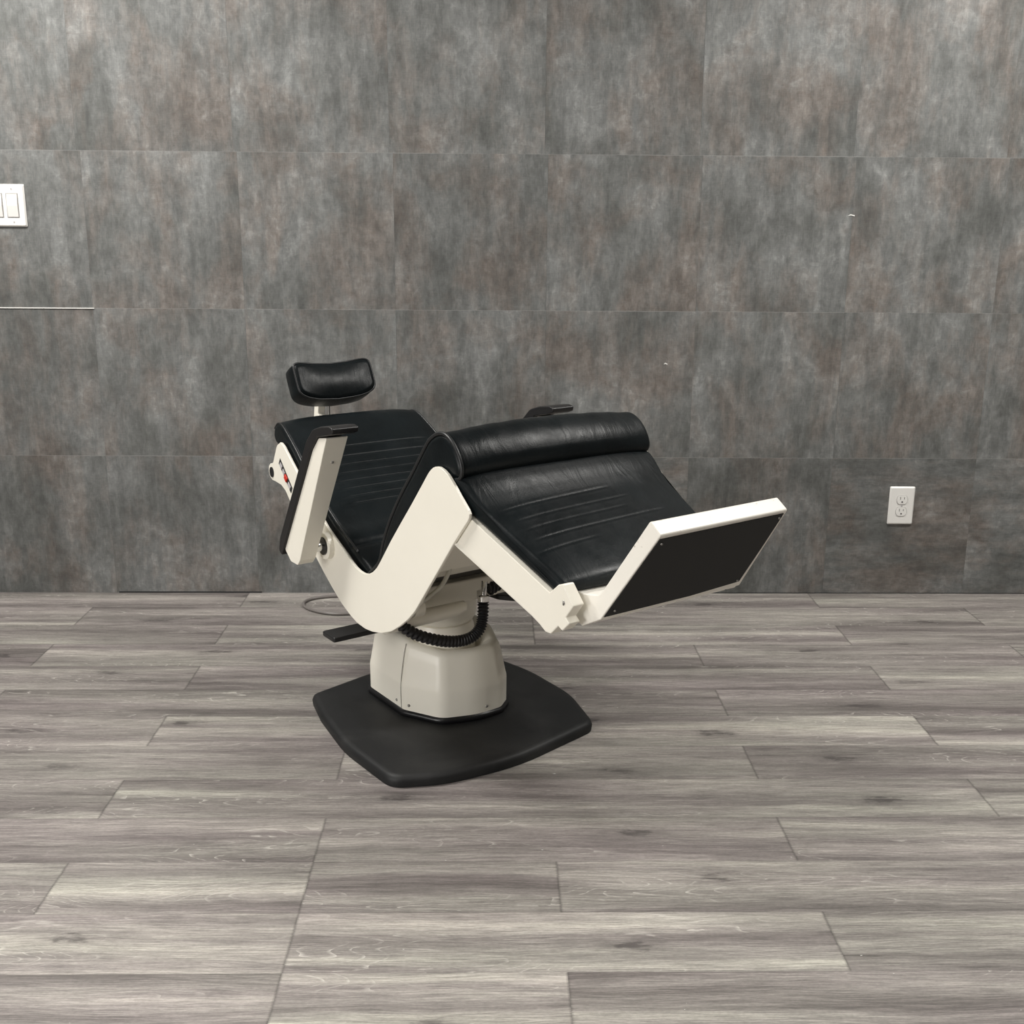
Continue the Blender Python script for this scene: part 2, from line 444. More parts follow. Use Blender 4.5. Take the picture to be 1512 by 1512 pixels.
# ------------------------------------------------------------------ room
X0, X1, Y0, Y1 = -4.2, 4.2, -6.6, 0.0
JB, JW = -0.016952, 0.16016     # plank rows counted from the back wall
def build_floor():
    bm = bmesh.new()
    uvg = bm.loops.layers.uv.new('grain'); uve = bm.loops.layers.uv.new('edge')
    at = bm.faces.layers.float.new('plank')
    g = lambda k: -.334 + .4555*k
    seen = {1: (-1, 3), 2: (-2, 1, 4), 3: (-1, 1, 3), 4: (-2, 2), 5: (-1, 3), 6: (-2, 2), 7: (-1, 3), 8: (0, 2),
            9: (-1, 3), 10: (0, 2), 11: (-1, 0, 1, 3), 12: (0, 2), 13: (0, 1, 3)}
    rnd = random.Random(11)
    nrow = int((0 - Y0)/JW) + 2
    for row in range(0, nrow):
        yb = -JB - row*JW if row > 0 else 0.0; ya = -JB - (row-1)*JW
        yt = min(0.0, ya); yb = -JB - row*JW
        yb = max(yb, Y0)
        if yt <= yb: continue
        ks = set(seen.get(row, ()))
        off = rnd.choice((0, 1))
        if ks:
            k = min(ks)
            while g(k) > X0: k -= 2; ks.add(k)
            k = max(ks)
            while g(k) < X1: k += 2; ks.add(k)
        else:
            ks = set(range(-12+off, 13, 2))
        xs = sorted({X0, X1} | {g(k) for k in ks if X0 < g(k) < X1})
        for xa, xb in zip(xs, xs[1:]):
            if xb-xa < 1e-4: continue
            n = 5; ox, oy = rnd.random()*40, rnd.random()*40; rv = rnd.random()
            # split into a 2x2 grid so the edge distances interpolate correctly
            xm, ym = (xa+xb)/2, (yt+yb)/2
            for (p, q) in ((xa, xm), (xm, xb)):
                for (s, t) in ((yb, ym), (ym, yt)):
                    vs = [bm.verts.new((x, y, 0)) for x, y in ((p, s), (q, s), (q, t), (p, t))]
                    f = bm.faces.new(vs); f[at] = rv
                    for l in f.loops:
                        x, y = l.vert.co.x, l.vert.co.y
                        l[uvg].uv = (x + ox, y + oy)
                        l[uve].uv = (min(x-xa, xb-x), min(y-yb, yt-y))
    bmesh.ops.remove_doubles(bm, verts=bm.verts[:], dist=1e-6)
    o = mesh_obj('floor', bm, floor_mat(), smooth=False)
    return struct(o)
floor = build_floor()

def build_wall():
    bm = bmesh.new()
    uvg = bm.loops.layers.uv.new('grain'); uve = bm.loops.layers.uv.new('edge')
    at = bm.faces.layers.float.new('tile')
    rnd = random.Random(5)
    T = .4595
    z = [-.005+.457*k for k in range(0, 7)]; z[0] = 0.0; z = [q for q in z if q < CEIL] + [CEIL]
    for r in range(len(z)-1):
        x00 = -.298 if r != 3 else -.308
        ks = range(-9, 11)
        xs = sorted({X0, X1} | {x00 + T*k for k in ks if X0 < x00+T*k < X1})
        for xa, xb in zip(xs, xs[1:]):
            rv = rnd.random(); ox, oy = rnd.random()*40, rnd.random()*40
            xm, zm = (xa+xb)/2, (z[r]+z[r+1])/2
            flip = (r == 0 and rnd.random() < .5)
            for (p, q) in ((xa, xm), (xm, xb)):
                for (s, t) in ((z[r], zm), (zm, z[r+1])):
                    vs = [bm.verts.new((x, 0, y)) for x, y in ((p, s), (q, s), (q, t), (p, t))]
                    f = bm.faces.new(vs); f[at] = rv
                    for l in f.loops:
                        x, y = l.vert.co.x, l.vert.co.z
                        l[uvg].uv = (y+ox, x+oy) if flip else (x+ox, y+oy)
                        l[uve].uv = (min(x-xa, xb-x), min(y-z[r], z[r+1]-y))
    bmesh.ops.remove_doubles(bm, verts=bm.verts[:], dist=1e-6)
    o = mesh_obj('wall_back', bm, wall_mat(), smooth=False)
    for p in o.data.polygons: pass
    return struct(o)
wall = build_wall()
for nm, a, b in (('wall_left', (X0-.1, Y0, 0), (X0, .0, CEIL)), ('wall_right', (X1, Y0, 0), (X1+.1, .0, CEIL)),
                 ('wall_front', (X0, Y0-.1, 0), (X1, Y0, CEIL))):
    bm = bmesh.new(); add_box(bm, a, b); struct(mesh_obj(nm, bm, M_PAINT, smooth=False))
bm = bmesh.new(); add_box(bm, (X0, Y0, CEIL), (X1, .0, CEIL+.1)); struct(mesh_obj('ceiling', bm, M_CEIL, smooth=False))
# bright open gap under a tile at the left, and the thin dark gap where tiles meet the floor
bm = bmesh.new(); add_box(bm, (-1.75, -.0022, .9075), (-1.213, -.0001, .9100))
struct(mesh_obj('trim_1', bm, M_WHITE, smooth=False))
bm = bmesh.new(); add_box(bm, (-1.21, -.003, .0), (-.75, -.0001, .004)); add_box(bm, (-.1, -.002, .0), (1.9, -.0001, .0022))
struct(mesh_obj('trim_2', bm, M_GAP, smooth=False))
# two small white chips in the tiles
for cx, cz, sx in ((.535, .749, .006), (1.077, 1.198, .011)):
    bm = bmesh.new()
    P = [(cx-sx, -.0012, cz-.002), (cx-sx*.2, -.0012, cz+.003), (cx+sx, -.0012, cz), (cx+sx*.9, -.0012, cz-.003), (cx, -.0012, cz-.0005)]
    A = [bm.verts.new(p) for p in P]; B = [bm.verts.new((p[0], -.0001, p[2])) for p in P]
    bm.faces.new(A); bm.faces.new(B[::-1])
    for i in range(5): bm.faces.new((A[i], B[i], B[(i+1) % 5], A[(i+1) % 5]))
    mesh_obj('chip', bm, M_WHITE, wall, smooth=False)

# ------------------------------------------------------------------ wall plates
def plate_shape(wd, ht, dep, parent, name='cover_plate'):
    bm = bmesh.new()
    o_ = round_poly([(-wd/2, -ht/2), (wd/2, -ht/2), (wd/2, ht/2), (-wd/2, ht/2)], .004, 4)
    i_ = round_poly([(-wd/2+.004, -ht/2+.004), (wd/2-.004, -ht/2+.004), (wd/2-.004, ht/2-.004), (-wd/2+.004, ht/2-.004)], .003, 4)
    k = len(o_)
    A = [bm.verts.new((p.x, -.0003, p.y)) for p in o_]; B = [bm.verts.new((p.x, -.0022, p.y)) for p in o_]
    C_ = [bm.verts.new((p.x, -dep, p.y)) for p in i_]
    bm.faces.new(A)
    for X, Y in ((A, B), (B, C_)):
        for i in range(k): bm.faces.new((X[i], X[(i+1) % k], Y[(i+1) % k], Y[i]))
    bm.faces.new(C_[::-1])
    return autosmooth(mesh_obj(name, bm, M_WHITE, parent), 30)
def disc_y(bm, cx, cz, r, y0, y1, seg=16, clip=None):
    pts = []
    for j in range(seg):
        a = 2*PI*j/seg; x, z = r*math.cos(a), r*math.sin(a)
        if clip: z = max(-clip, min(clip, z))
        pts.append((cx+x, cz+z))
    A = [bm.verts.new((p[0], y0, p[1])) for p in pts]; B = [bm.verts.new((p[0], y1, p[1])) for p in pts]
    bm.faces.new(A); bm.faces.new(B[::-1])
    for i in range(seg): bm.faces.new((A[i], B[i], B[(i+1) % seg], A[(i+1) % seg]))

outlet = thing('power_outlet', 'white duplex power outlet on the grey tiled wall, right of the chair', 'power outlet', (1.3125, 0, .2985))
plate_shape(.081, .124, .006, outlet)
for dz in (.0195, -.0195):
    bm = bmesh.new(); disc_y(bm, 0, dz, .0183, -.0058, -.0064, 28, .0148); rim = mesh_obj('socket_gap', bm, M_GAPL, outlet, False)
    bm = bmesh.new(); disc_y(bm, 0, dz, .0171, -.006, -.0078, 28, .0138)
    s = mesh_obj('receptacle', bm, M_WHITE, outlet, False)
    bm = bmesh.new()
    add_box(bm, (-.0070, -.0082, dz+.001), (-.0056, -.0077, dz+.0095)); add_box(bm, (.0056, -.0082, dz+.002), (.0070, -.0077, dz+.0085))
    disc_y(bm, 0, dz-.0068, .0025, -.0082, -.0077, 12)
    mesh_obj('slot', bm, M_GAP, s, False)
bm = bmesh.new(); disc_y(bm, 0, 0, .003, -.0062, -.0069); mesh_obj('screw', bm, M_GREYSW, outlet, False)

sw = thing('light_switch', 'white multi-gang rocker light switch on the wall at the left edge', 'light switch', (-1.472, 0, 1.2083))
plate_shape(.166, .122, .006, sw)
for dx in (-.046, 0.0, .046):
    bm = bmesh.new(); add_box(bm, (dx-.0180, -.0064, -.0350), (dx+.0180, -.0058, .0350)); mesh_obj('rocker_gap', bm, M_GAPL, sw, False)
    bm = bmesh.new()
    P = [(-.006, -.0328), (-.0078, -.0328), (-.0102, 0.0), (-.0075, .0328), (-.006, .0328)]
    A = [bm.verts.new((dx-.0155, y, z)) for y, z in P]; B = [bm.verts.new((dx+.0155, y, z)) for y, z in P]
    bm.faces.new(A); bm.faces.new(B[::-1])
    for i in range(5): bm.faces.new((A[i], B[i], B[(i+1) % 5], A[(i+1) % 5]))
    mesh_obj('rocker', bm, M_WHITE2, sw, False)
    for z in (.0475, -.0475):
        bm = bmesh.new(); disc_y(bm, dx, z, .0026, -.0062, -.0068, 12); mesh_obj('screw', bm, M_GREYSW, sw, False)

# ------------------------------------------------------------------ the chair (local x = towards the feet, y = sideways, z = up)
CH = (-.099, -.943, 0); ROT = -math.radians(55.5)
chair = thing('examination_chair', 'reclined cream and black leather examination chair on a black floor plate', 'chair', CH, ROT)
# floor plate
op = [(-.262, -.246, .03), (-.15, -.276, .2), (.03, -.306, .5), (.232, -.300, .05), (.285, -.20, .3), (.306, -.02, .5), (.262, .232, .045),
      (.10, .290, .3), (-.08, .296, .4), (-.262, .262, .05), (-.300, .10, .3), (-.302, -.06, .4)]
pl = round_poly(op, None, 8)
bm = bmesh.new()
def rings_from(bm, levels):
    prev = None; first = None
    for sc, z in levels:
        ring = []
        k = len(pl)
        for i, p in enumerate(pl):
            t = (pl[(i+1) % k]-pl[i-1]); n = Vector((t.y, -t.x)).normalized()
            q = p + n*sc
            ring.append(bm.verts.new((q.x, q.y, z)))
        if prev:
            for i in range(k): bm.faces.new((prev[i], prev[(i+1) % k], ring[(i+1) % k], ring[i]))
        else: first = ring
        prev = ring
    bm.faces.new(first[::-1]); bm.faces.new(prev)
rings_from(bm, [(-.006, .0), (.0, .001), (.0015, .014), (-.002, .0225), (-.008, .0262), (-.016, .0275)])
plate = autosmooth(mesh_obj('floor_plate', bm, M_RUBBER, chair), 60)
# shroud
SHC = Vector((-.068, .014))
SH_OUT = [(-.235, -.065, .04), (-.190, -.122, .03), (-.020, -.122, .035), (.074, -.074, .05), (.103, .012, .16), (.098, .078, .035), (.068, .116, .04), (-.020, .152, .045), (-.190, .152, .04), (-.235, .095, .04)]
def oct_ring(off, sc):
    P = round_poly([(SHC.x+(x-SHC.x)*sc, SHC.y+(y-SHC.y)*sc, r) for x, y, r in SH_OUT], None, 7)
    k = len(P); out = []
    for i, p in enumerate(P):
        t = P[(i+1) % k]-P[i-1]; n = Vector((t.y, -t.x)).normalized(); out.append(p+n*off)
    return out
def shroud_rings(levels, bm):
    prev = None; first = None
    for (off, sc, z, tilt) in levels:
        P = oct_ring(off, sc)
        ring = [bm.verts.new((p.x, p.y, z - tilt*(p.x-SHC.x)/.17)) for p in P]
        k = len(ring)
        if prev:
            for i in range(k): bm.faces.new((prev[i], prev[(i+1) % k], ring[(i+1) % k], ring[i]))
        else: first = ring
        prev = ring
    return first, prev
CU = -.047
bm = bmesh.new()
f, l = shroud_rings([(.006, 1, .0272, 0), (.006, 1, .041, 0)], bm); bm.faces.new(f[::-1]); bm.faces.new(l)
mesh_obj('gasket', bm, M_PLASTIC, chair)
bm = bmesh.new()
f, l = shroud_rings([(-.004, 1, .0405, 0), (0, 1, .0415, 0), (.0005, 1, .10, 0), (0, 1, .107, 0), (-.002, 1, .115, .001),
                     (-.004, .95, .170, .010), (-.006, .925, .196, .018), (-.010, .915, .2055, .020), (-.018, .91, .209, .021),
                     (-.026, .90, .207, .020), (-.034, .87, .196, .018), (-.042, .83, .17, .01)], bm)
bm.faces.new(f[::-1]); bm.faces.new(l)
shroud = autosmooth(mesh_obj('base_shroud', bm, M_CREAM, chair), 50)
# seam of the two shroud halves on the near side, and the fixing screws
bm = bmesh.new(); tube(bm, [(-.030, -.1222, .042), (-.030, -.1224, .105), (-.031, -.1125, .172), (-.033, -.105, .200)], .0009, 6)
mesh_obj('shroud_seam', bm, M_DULL, shroud)
for p in ((-.052, -.122, .055), (-.006, -.116, .055)):
    bm = bmesh.new(); lathe(bm, [(.0035, .002), (.0035, -.001), (.002, -.0022)], p, 12, 'y'); mesh_obj('screw', bm, M_DULL, shroud)
bm = bmesh.new(); lathe(bm, [(.0035, -.003), (.0035, .001), (.002, .0022)], (.1005, .035, .055), 12, 'x'); mesh_obj('screw', bm, M_DULL, shroud)
# lift column
bm = bmesh.new()
lathe(bm, [(.080, .16), (.080, .20), (.077, .228), (.073, .240), (.064, .244)], (CU+.006, 0, 0), 48)
autosmooth(mesh_obj('lift_column', bm, M_CREAM, chair), 40)
bm = bmesh.new()
lathe(bm, [(.06, .240), (.073, .245), (.081, .256), (.084, .28), (.084, .325), (.08, .335)], (CU+.008, 0, 0), 48)
autosmooth(mesh_obj('swivel_housing', bm, M_CREAM, chair), 40)
# carriage beam under the seat, dark shade box above it
bm = bmesh.new(); add_box(bm, (-.10, -.232, .304), (.045, .105, .357)); bevel(mesh_obj('carriage_beam', bm, M_CREAM, chair, False), .005)
bm = bmesh.new(); add_box(bm, (-.09, -.230, .356), (.020, .225, .400)); mesh_obj('recess_shade', bm, M_SHADE, chair, False)  # dark box added to paint the shade between beam and seat pan
bm = bmesh.new(); prism_uz(bm, [(-.10, .398), (.10, .398), (.195, .445), (.335, .605), (.315, .62), (.18, .462), (.09, .412), (-.10, .412)], -.225, .225)
bevel(mesh_obj('seat_pan', bm, M_CREAM, chair, False), .004)
bm = bmesh.new(); add_box(bm, (.035, -.22, .387), (.047, .20, .394)); mesh_obj('tie_rod', bm, M_PLASTIC, chair, False)
bm = bmesh.new()
tube(bm, [(.10, -.236, .314), (.10, -.17, .3125), (.10, -.10, .313), (.10, -.05, .315), (.10, -.035, .316), (.10, -.024, .3165)],
     lambda t: .0205 - .008*t if t < .93 else (.0205-.008*t)*math.sqrt(max(.02, 1-((t-.93)/.07)**2)), 20)
mesh_obj('cross_tube', bm, M_CREAM, chair)
bm = bmesh.new(); lathe(bm, [(.017, -.245), (.017, -.165), (.014, -.162)], (.115, 0, .345), 20, 'y'); autosmooth(mesh_obj('pivot_pin', bm, M_DULL, chair), 40)
bm = bmesh.new(); lathe(bm, [(.021, -.175), (.021, -.150), (.017, -.147)], (.115, 0, .345), 20, 'y'); autosmooth(mesh_obj('pivot_collar', bm, M_CREAM, chair), 40)
bm = bmesh.new(); tube(bm, [(.20, -.12, .47), (.185, -.125, .43), (.165, -.13, .40), (.14, -.15, .37), (.12, -.17, .35)], .0048, 8)
mesh_obj('air_line', bm, M_CLEAR, chair)
bm = bmesh.new(); prism_uz(bm, [(.12, .36), (.15, .36), (.235, .50), (.205, .50)], -.215, -.165); bevel(mesh_obj('actuator', bm, M_CREAM, chair, False), .004)
# corrugated hose
def hose_r(t): return .0122 + .0017*math.sin(t*2*PI*36)
bm = bmesh.new()
tube(bm, [(.115, -.215, .325), (.118, -.17, .286), (.12, -.11, .258), (.12, -.06, .245), (.12, -.022, .246), (.118, .004, .262), (.112, .016, .288), (.105, .022, .322)], hose_r, 14, smooth_n=40)
hose = mesh_obj('corrugated_hose', bm, M_HOSE, chair)
bm = bmesh.new(); tube(bm, [(.105, .022, .320), (.104, .023, .334)], .0135, 14); tube(bm, [(.104, .023, .334), (.102, .026, .35), (.098, .03, .366)], .007, 10)
mesh_obj('hose_fitting', bm, M_CHROME, hose)
pts = []
for i in range(60):
    t = i/59; a = t*2*PI*3.5
    pts.append((.09+.010*math.cos(a), .045+.035*t, .338+.012*math.sin(a)+.012*t))
bm = bmesh.new(); tube(bm, pts, .0036, 7, smooth_n=2); mesh_obj('coiled_cord', bm, M_HOSE, chair)
bm = bmesh.new(); add_box(bm, (.0, .04, .306), (.045, .215, .330)); bevel(mesh_obj('lever_bracket', bm, M_CREAM, chair, False), .004)
# flat black release levers, one each side
for s in (-1, 1):
    bm = bmesh.new()
    P = round_poly([(-.100, .07*s), (-.040, .07*s), (-.040, .288*s, .006), (-.100, .288*s, .006)], 0, 3) if s < 0 else \
        round_poly([(-.075, .06), (-.060, .135), (-.012, .142, .03), (.030, .175, .04), (.030, .260, .04), (-.075, .285, .03)], 0, 6)
    prism_z(bm, P, .239 if s < 0 else .268, .2505 if s < 0 else .281)
    bevel(mesh_obj('release_lever', bm, M_PLASTIC, chair, False), .0025)

# ---- side panels (one W-shaped plate each side) 
def pv(u):   # distance of the panel's outer face from the centreline
    return .250 + (.035/.47)*min(0, u) if u > -.6 else .205
panel = [(-.452, .629, .008), (-.431, .623, .01), (-.380, .594), (-.329, .565), (-.240, .518), (-.155, .476), (-.109, .461), (-.064, .446), (-.024, .431), (.000, .424), (.020, .4195),
         (.040, .4185), (.062, .423), (.082, .433), (.099, .446), (.113, .461), (.129, .480), (.165, .523), (.208, .571), (.252, .619), (.295, .668), (.315, .691), (.325, .701), (.339, .710), (.356, .7135), (.373, .7105),
         (.390, .703), (.410, .688), (.431, .670), (.4565, .650), (.4635, .642), (.460, .632), (.411, .578), (.359, .515), (.303, .448), (.258, .394), (.228, .367), (.195, .343), (.158, .320),
         (.113, .302), (.072, .293), (.040, .290), (.005, .292), (-.036, .299), (-.087, .313), (-.137, .334), (-.188, .358), (-.240, .386), (-.310, .430), (-.391, .481), (-.430, .508), (-.460, .517)]
lobe = [(-.504, .518), (-.528, .517), (-.543, .523), (-.552, .535), (-.550, .549), (-.540, .558), (-.515, .565), (-.502, .585), (-.480, .616)]
panel = panel + lobe
for s in (-1, 1):
    P = resample(round_poly(panel, .006, 3), .008)
    bm = bmesh.new()
    prism_uz(bm, P, lambda u, z: s*pv(u)-(.005 if s > 0 else 0), lambda u, z: s*(pv(u)-.007)-(.005 if s > 0 else 0))
    pn = mesh_obj('side_panel', bm, M_CREAM, chair, False)
    bevel(pn, .0016, 3, 50)
    # pivot bore in the lobe
    bm = bmesh.new(); a, b = sorted((s*(pv(-.52)-.004), s*(pv(-.52)+.0015)))
    lathe(bm, [(.0135, a), (.0135, b)], (-.5245, 0, .5385), 24, 'y'); autosmooth(mesh_obj('pivot_bore', bm, M_PLASTIC, pn), 40)
    if s < 0:
        # control switches: slot with rockers in grey and red
        A, B = Vector((-.464, .579)), Vector((-.383, .518)); d = (B-A).normalized(); n = Vector((d.y, -d.x))
        def strip(name, t0, t1, hw, dep, mat, parent):
            bm = bmesh.new()
            p0, p1 = A+(B-A)*t0, A+(B-A)*t1
            prism_uz(bm, [p0+n*hw, p1+n*hw, p1-n*hw, p0-n*hw], lambda u, z: -(pv(u)+dep), lambda u, z: -(pv(u)-.003))
            return mesh_obj(name, bm, mat, parent, False)
        slot = strip('control_panel', 0, 1, .0095, .0008, M_GAP, pn)
        strip('switch', .09, .24, .0048, .0030, M_GREYSW, slot); strip('switch', .31, .45, .0048, .0030, M_GREYSW, slot)
        strip('switch', .50, .66, .0062, .0045, M_RED, slot); strip('switch', .75, .92, .0048, .0030, M_GREYSW, slot)

# ---- cushions
seat_prof = catmull([(.040, .415), (.062, .432), (.090, .458), (.106, .498), (.135, .552), (.180, .614), (.240, .683), (.286, .738), (.306, .758), (.333, .772), (.360, .774),
                     (.386, .762), (.406, .742), (.417, .718), (.412, .700), (.392, .690), (.350, .665), (.300, .610), (.240, .540), (.180, .46), (.13, .418), (.08, .400), (.05, .402)], 6, True)
def roll_folds(u, v, z):
    if z < .69: return 0
    return .0007*math.sin(v*95+u*30)*math.sin(v*31+1.3)*max(0, min(1, (.42-u)/.05))
seat = cushion('seat_cushion', seat_prof, lambda u, z: .2405, .014, chair, is_top=lambda u, z: (z-.41-.78*(u-.05))/.04, crown=.011, folds=roll_folds)
for s in (-1,):
    P = resample(seat_prof, .006); k = len(P)
    Q = []
    for i in range(k):
        t = P[(i+1) % k]-P[i-1]; n = Vector((t.y, -t.x)).normalized()
        q = P[i]
        Q.append(Vector((q.x, s*.2360, q.y)))
    bm = bmesh.new(); ring_tube(bm, [Vector(((p.x-.24)*1.0+.24, p.y, p.z)) for p in Q], .0040, 8)
    mesh_obj('piping', bm, M_PIPING, seat)
back_prof = catmull([(-.525, .612), (-.541, .632), (-.533, .655), (-.510, .668), (-.480, .668), (-.440, .650), (-.380, .617), (-.338, .590), (-.260, .550), (-.182, .512),
                     (-.120, .486), (-.060, .466), (-.020, .452), (.020, .438), (.052, .422), (.066, .406), (.055, .392), (.010, .400), (-.080, .430), (-.18, .462), (-.30, .520), (-.40, .570), (-.47, .600)], 6, True)
bh = lambda u, z: .236 + (.034/.47)*min(0, u)
bg = [(g+0.0, .150, .0013, 0.0, 0.0) for g in (-.372, -.343, -.315, -.287, -.260, -.234, -.208, -.184)]
def back_folds(u, v, z):
    e = 0
    e -= .005*math.exp(-((u+.035+.25*abs(v)*.2)/.012)**2)
    e += .004*math.exp(-((u+.085)/.03)**2)
    return e
back = cushion('back_cushion', back_prof, bh, .013, chair, grooves=bg, crown=.008, is_top=lambda u, z: (z-(.50-.455*(u+.14)-.036))/.02, step=.0018, folds=back_folds)
def pad_piping(prof_pts, half, name, parent, inset=.004, r=.0028):
    for s in (-1, 1):
        bm = bmesh.new()
        tube(bm, [(u, s*(half(u, z)-inset), z) for u, z in prof_pts], r, 7, smooth_n=3)
        mesh_obj(name, bm, M_PIPING, parent)
pad_piping([(-.533, .650), (-.51, .666), (-.48, .666), (-.44, .648), (-.38, .615), (-.338, .588), (-.26, .548), (-.182, .510), (-.12, .484), (-.06, .464), (-.02, .450)], bh, 'piping', back)
lh = lambda u, z: .242 - .13*max(0, u-.40)
leg_prof = catmull([(.385, .695), (.410, .700), (.432, .689), (.458, .668), (.485, .650), (.520, .634), (.569, .612), (.620, .590), (.662, .571), (.682, .559), (.684, .546), (.672, .536),
                    (.640, .548), (.56, .583), (.48, .618), (.44, .636), (.40, .655)], 6, True)
lg = [(.485, .115, .0006, -.05, -.07), (.517, .12, .0006, -.05, -.05), (.542, .11, .0005, -.05, -.06), (.570, .145, .0007, -.05, -.02), (.600, .055, .0005, -.05, -.13)]
leg = cushion('leg_cushion', leg_prof, lh, .012, chair, grooves=lg, crown=.010, is_top=lambda u, z: (z-(.664-.46*(u-.40)))/.016, step=.0018)

# ---- leg rest frame
def leg_rest_frame():
    fr = None
    bar = [(.36, .655), (.45, .634), (.664, .541), (.684, .560, .003), (.696, .564, .003), (.722, .531, .003), (.704, .506), (.713, .497), (.696, .479), (.686, .485), (.668, .466, .003), (.655, .466, .004), (.640, .476), (.620, .486), (.403, .570), (.34, .60)]
    for s in (-1, 1):
        f = lambda u, z: s*(.247 - .125*max(0, u-.42) )
        g_ = lambda u, z: s*(.247 - .125*max(0, u-.42) - .024)
        bm = bmesh.new(); prism_uz(bm, round_poly(bar, 0, 3), f, g_)
        o = mesh_obj('leg_rest_arm', bm, M_CREAM, chair, False); bevel(o, .002, 2, 40)
        bm = bmesh.new(); lathe(bm, [(.0048, s*.209), (.0048, s*.2125)] if s > 0 else [(.0048, -.2125), (.0048, -.209)], (.697, 0, .531), 14, 'y')
        mesh_obj('pivot_screw', bm, M_DULL, o)
    bm = bmesh.new(); prism_uz(bm, [(.40, .60), (.47, .60), (.66, .52), (.655, .505), (.40, .57)], -.205, .205)
    mesh_obj('leg_rest_pan', bm, M_CREAM, chair, False)
leg_rest_frame()
# ---- foot plate: an L-shaped tray, with the black kick panel on its outer face
A_, B_ = Vector((.747, .5065)), Vector((.866, .680))
dd = (B_-A_).normalized(); nn = Vector((-dd.y, dd.x))      # towards the sitter
def fw_half(u, z): 
    t = (Vector((u, z))-A_).dot(dd)/(B_-A_).length
    return .170 - .020*max(0, min(1.05, t))
C2 = B_ + nn*.032; D2 = A_ + nn*.032 + dd*.045
bm = bmesh.new()
prof = [(A_.x, A_.y, .003), (B_.x, B_.y, .004), (C2.x, C2.y, .004), (D2.x-.006, D2.y-.014, .02), (.700, .540, .0), (.668, .541, .003), (.672, .512, .0), (.684, .484, .006), (.697, .480, .006)]
prism_uz(bm, round_poly(prof, 0, 5), lambda u, z: -fw_half(u, z), lambda u, z: fw_half(u, z))
foot = mesh_obj('foot_plate', bm, M_WORN, chair, False); bevel(foot, .004, 3, 40)
def on_face(t, v, off): p = A_ + (B_-A_)*t - nn*off; return (p.x, v, p.y)
bm = bmesh.new()
hw = lambda t: .170-.020*t-.0035
fr_ = [(.035, -hw(.03)), (.955, -hw(.955)), (.965, hw(.965)-.004), (.55, hw(.55)-.005), (.075, hw(.06)-.009), (.035, hw(.03)-.13)]
A1 = [bm.verts.new(on_face(t, v, .0016)) for t, v in fr_]; B1 = [bm.verts.new(on_face(t, v, -.001)) for t, v in fr_]
bm.faces.new(A1); bm.faces.new(B1[::-1])
for i in range(len(fr_)): bm.faces.new((A1[i], B1[i], B1[(i+1) % len(fr_)], A1[(i+1) % len(fr_)]))
kick = mesh_obj('kick_panel', bm, M_KICK, foot, False)
for t, v in ((.90, -.138), (.92, .138), (.10, .148), (.10, -.150)):
    bm = bmesh.new(); c = Vector(on_face(t, v, .0018)); bmesh.ops.create_icosphere(bm, subdivisions=1, radius=.0028)
    bmesh.ops.scale(bm, vec=(1, 1, 1), verts=bm.verts[:]); bmesh.ops.translate(bm, vec=c, verts=bm.verts[:])
    mesh_obj('screw', bm, M_DULL, kick)

# ---- arm rests: cream box folded upright, black pad along its back that hooks over the end
def armrest(s, dz):
    vo, vi = .315*s, .262*s
    body = [(-.222, .418, .004), (-.196, .396, .010), (-.165, .392, .006), (-.142, .412, .006), (-.012, .722, .003), (-.040, .720, .01), (-.060, .690, .02)]
    body = [(-.226, .420, .004), (-.196, .398, .010), (-.160, .398, .008), (-.146, .412, .004), (.014, .722, .003), (-.024, .716, .012), (-.055, .686, .02)]
    vin = lambda u, z: s*(.276 - .012*(z-.40)/.32)
    bm = bmesh.new(); prism_uz(bm, round_poly(body, 0, 4), vo, vin)
    arm = mesh_obj('armrest', bm, M_CREAM, chair, False); bevel(arm, .006, 4, 40); arm.location.z = dz
    pad = [(-.2255, .421), (-.236, .404, .004), (-.252, .412, .010), (-.243, .445), (-.078, .702, .05), (-.044, .732, .04), (-.005, .744, .06), (.035, .750, .03), (.052, .747, .005), (.050, .736, .005), (.034, .730, .01), (.014, .726), (-.024, .718, .012), (-.056, .686, .02)]
    bm = bmesh.new(); prism_uz(bm, round_poly(pad, 0, 5), vo+.005*s, lambda u, z: vin(u, z)-.006*s)
    pd = mesh_obj('armrest_pad', bm, M_ARMPAD, arm, False); bevel(pd, .007, 4, 30)
    bm = bmesh.new(); lathe(bm, [(.0035, -.002), (.0035, .0012), (.002, .0022)], (-.017, .288*s, .662), 12, 'x'); mesh_obj('screw', bm, M_DULL, arm)
    lo, hi = sorted((.240*s, .276*s))
    bm = bmesh.new(); lathe(bm, [(.012, lo), (.012, hi)], (-.150, 0, .437), 24, 'y'); autosmooth(mesh_obj('pivot', bm, M_CHROME, arm), 40)
    lo, hi = sorted((.236*s, .254*s))
    bm = bmesh.new(); lathe(bm, [(.031, lo), (.031, (lo+hi)/2), (.031, hi)] , (-.146, 0, .437), 28, 'y'); autosmooth(mesh_obj('pivot_boss', bm, M_CREAM, arm), 40)
    lo, hi = sorted((.250*s, .2575*s))
    bm = bmesh.new(); lathe(bm, [(.021, lo), (.021, hi)], (-.148, 0, .437), 24, 'y'); autosmooth(mesh_obj('pivot_washer', bm, M_PLASTIC, arm), 40)
armrest(-1, 0.0); armrest(1, -.006)

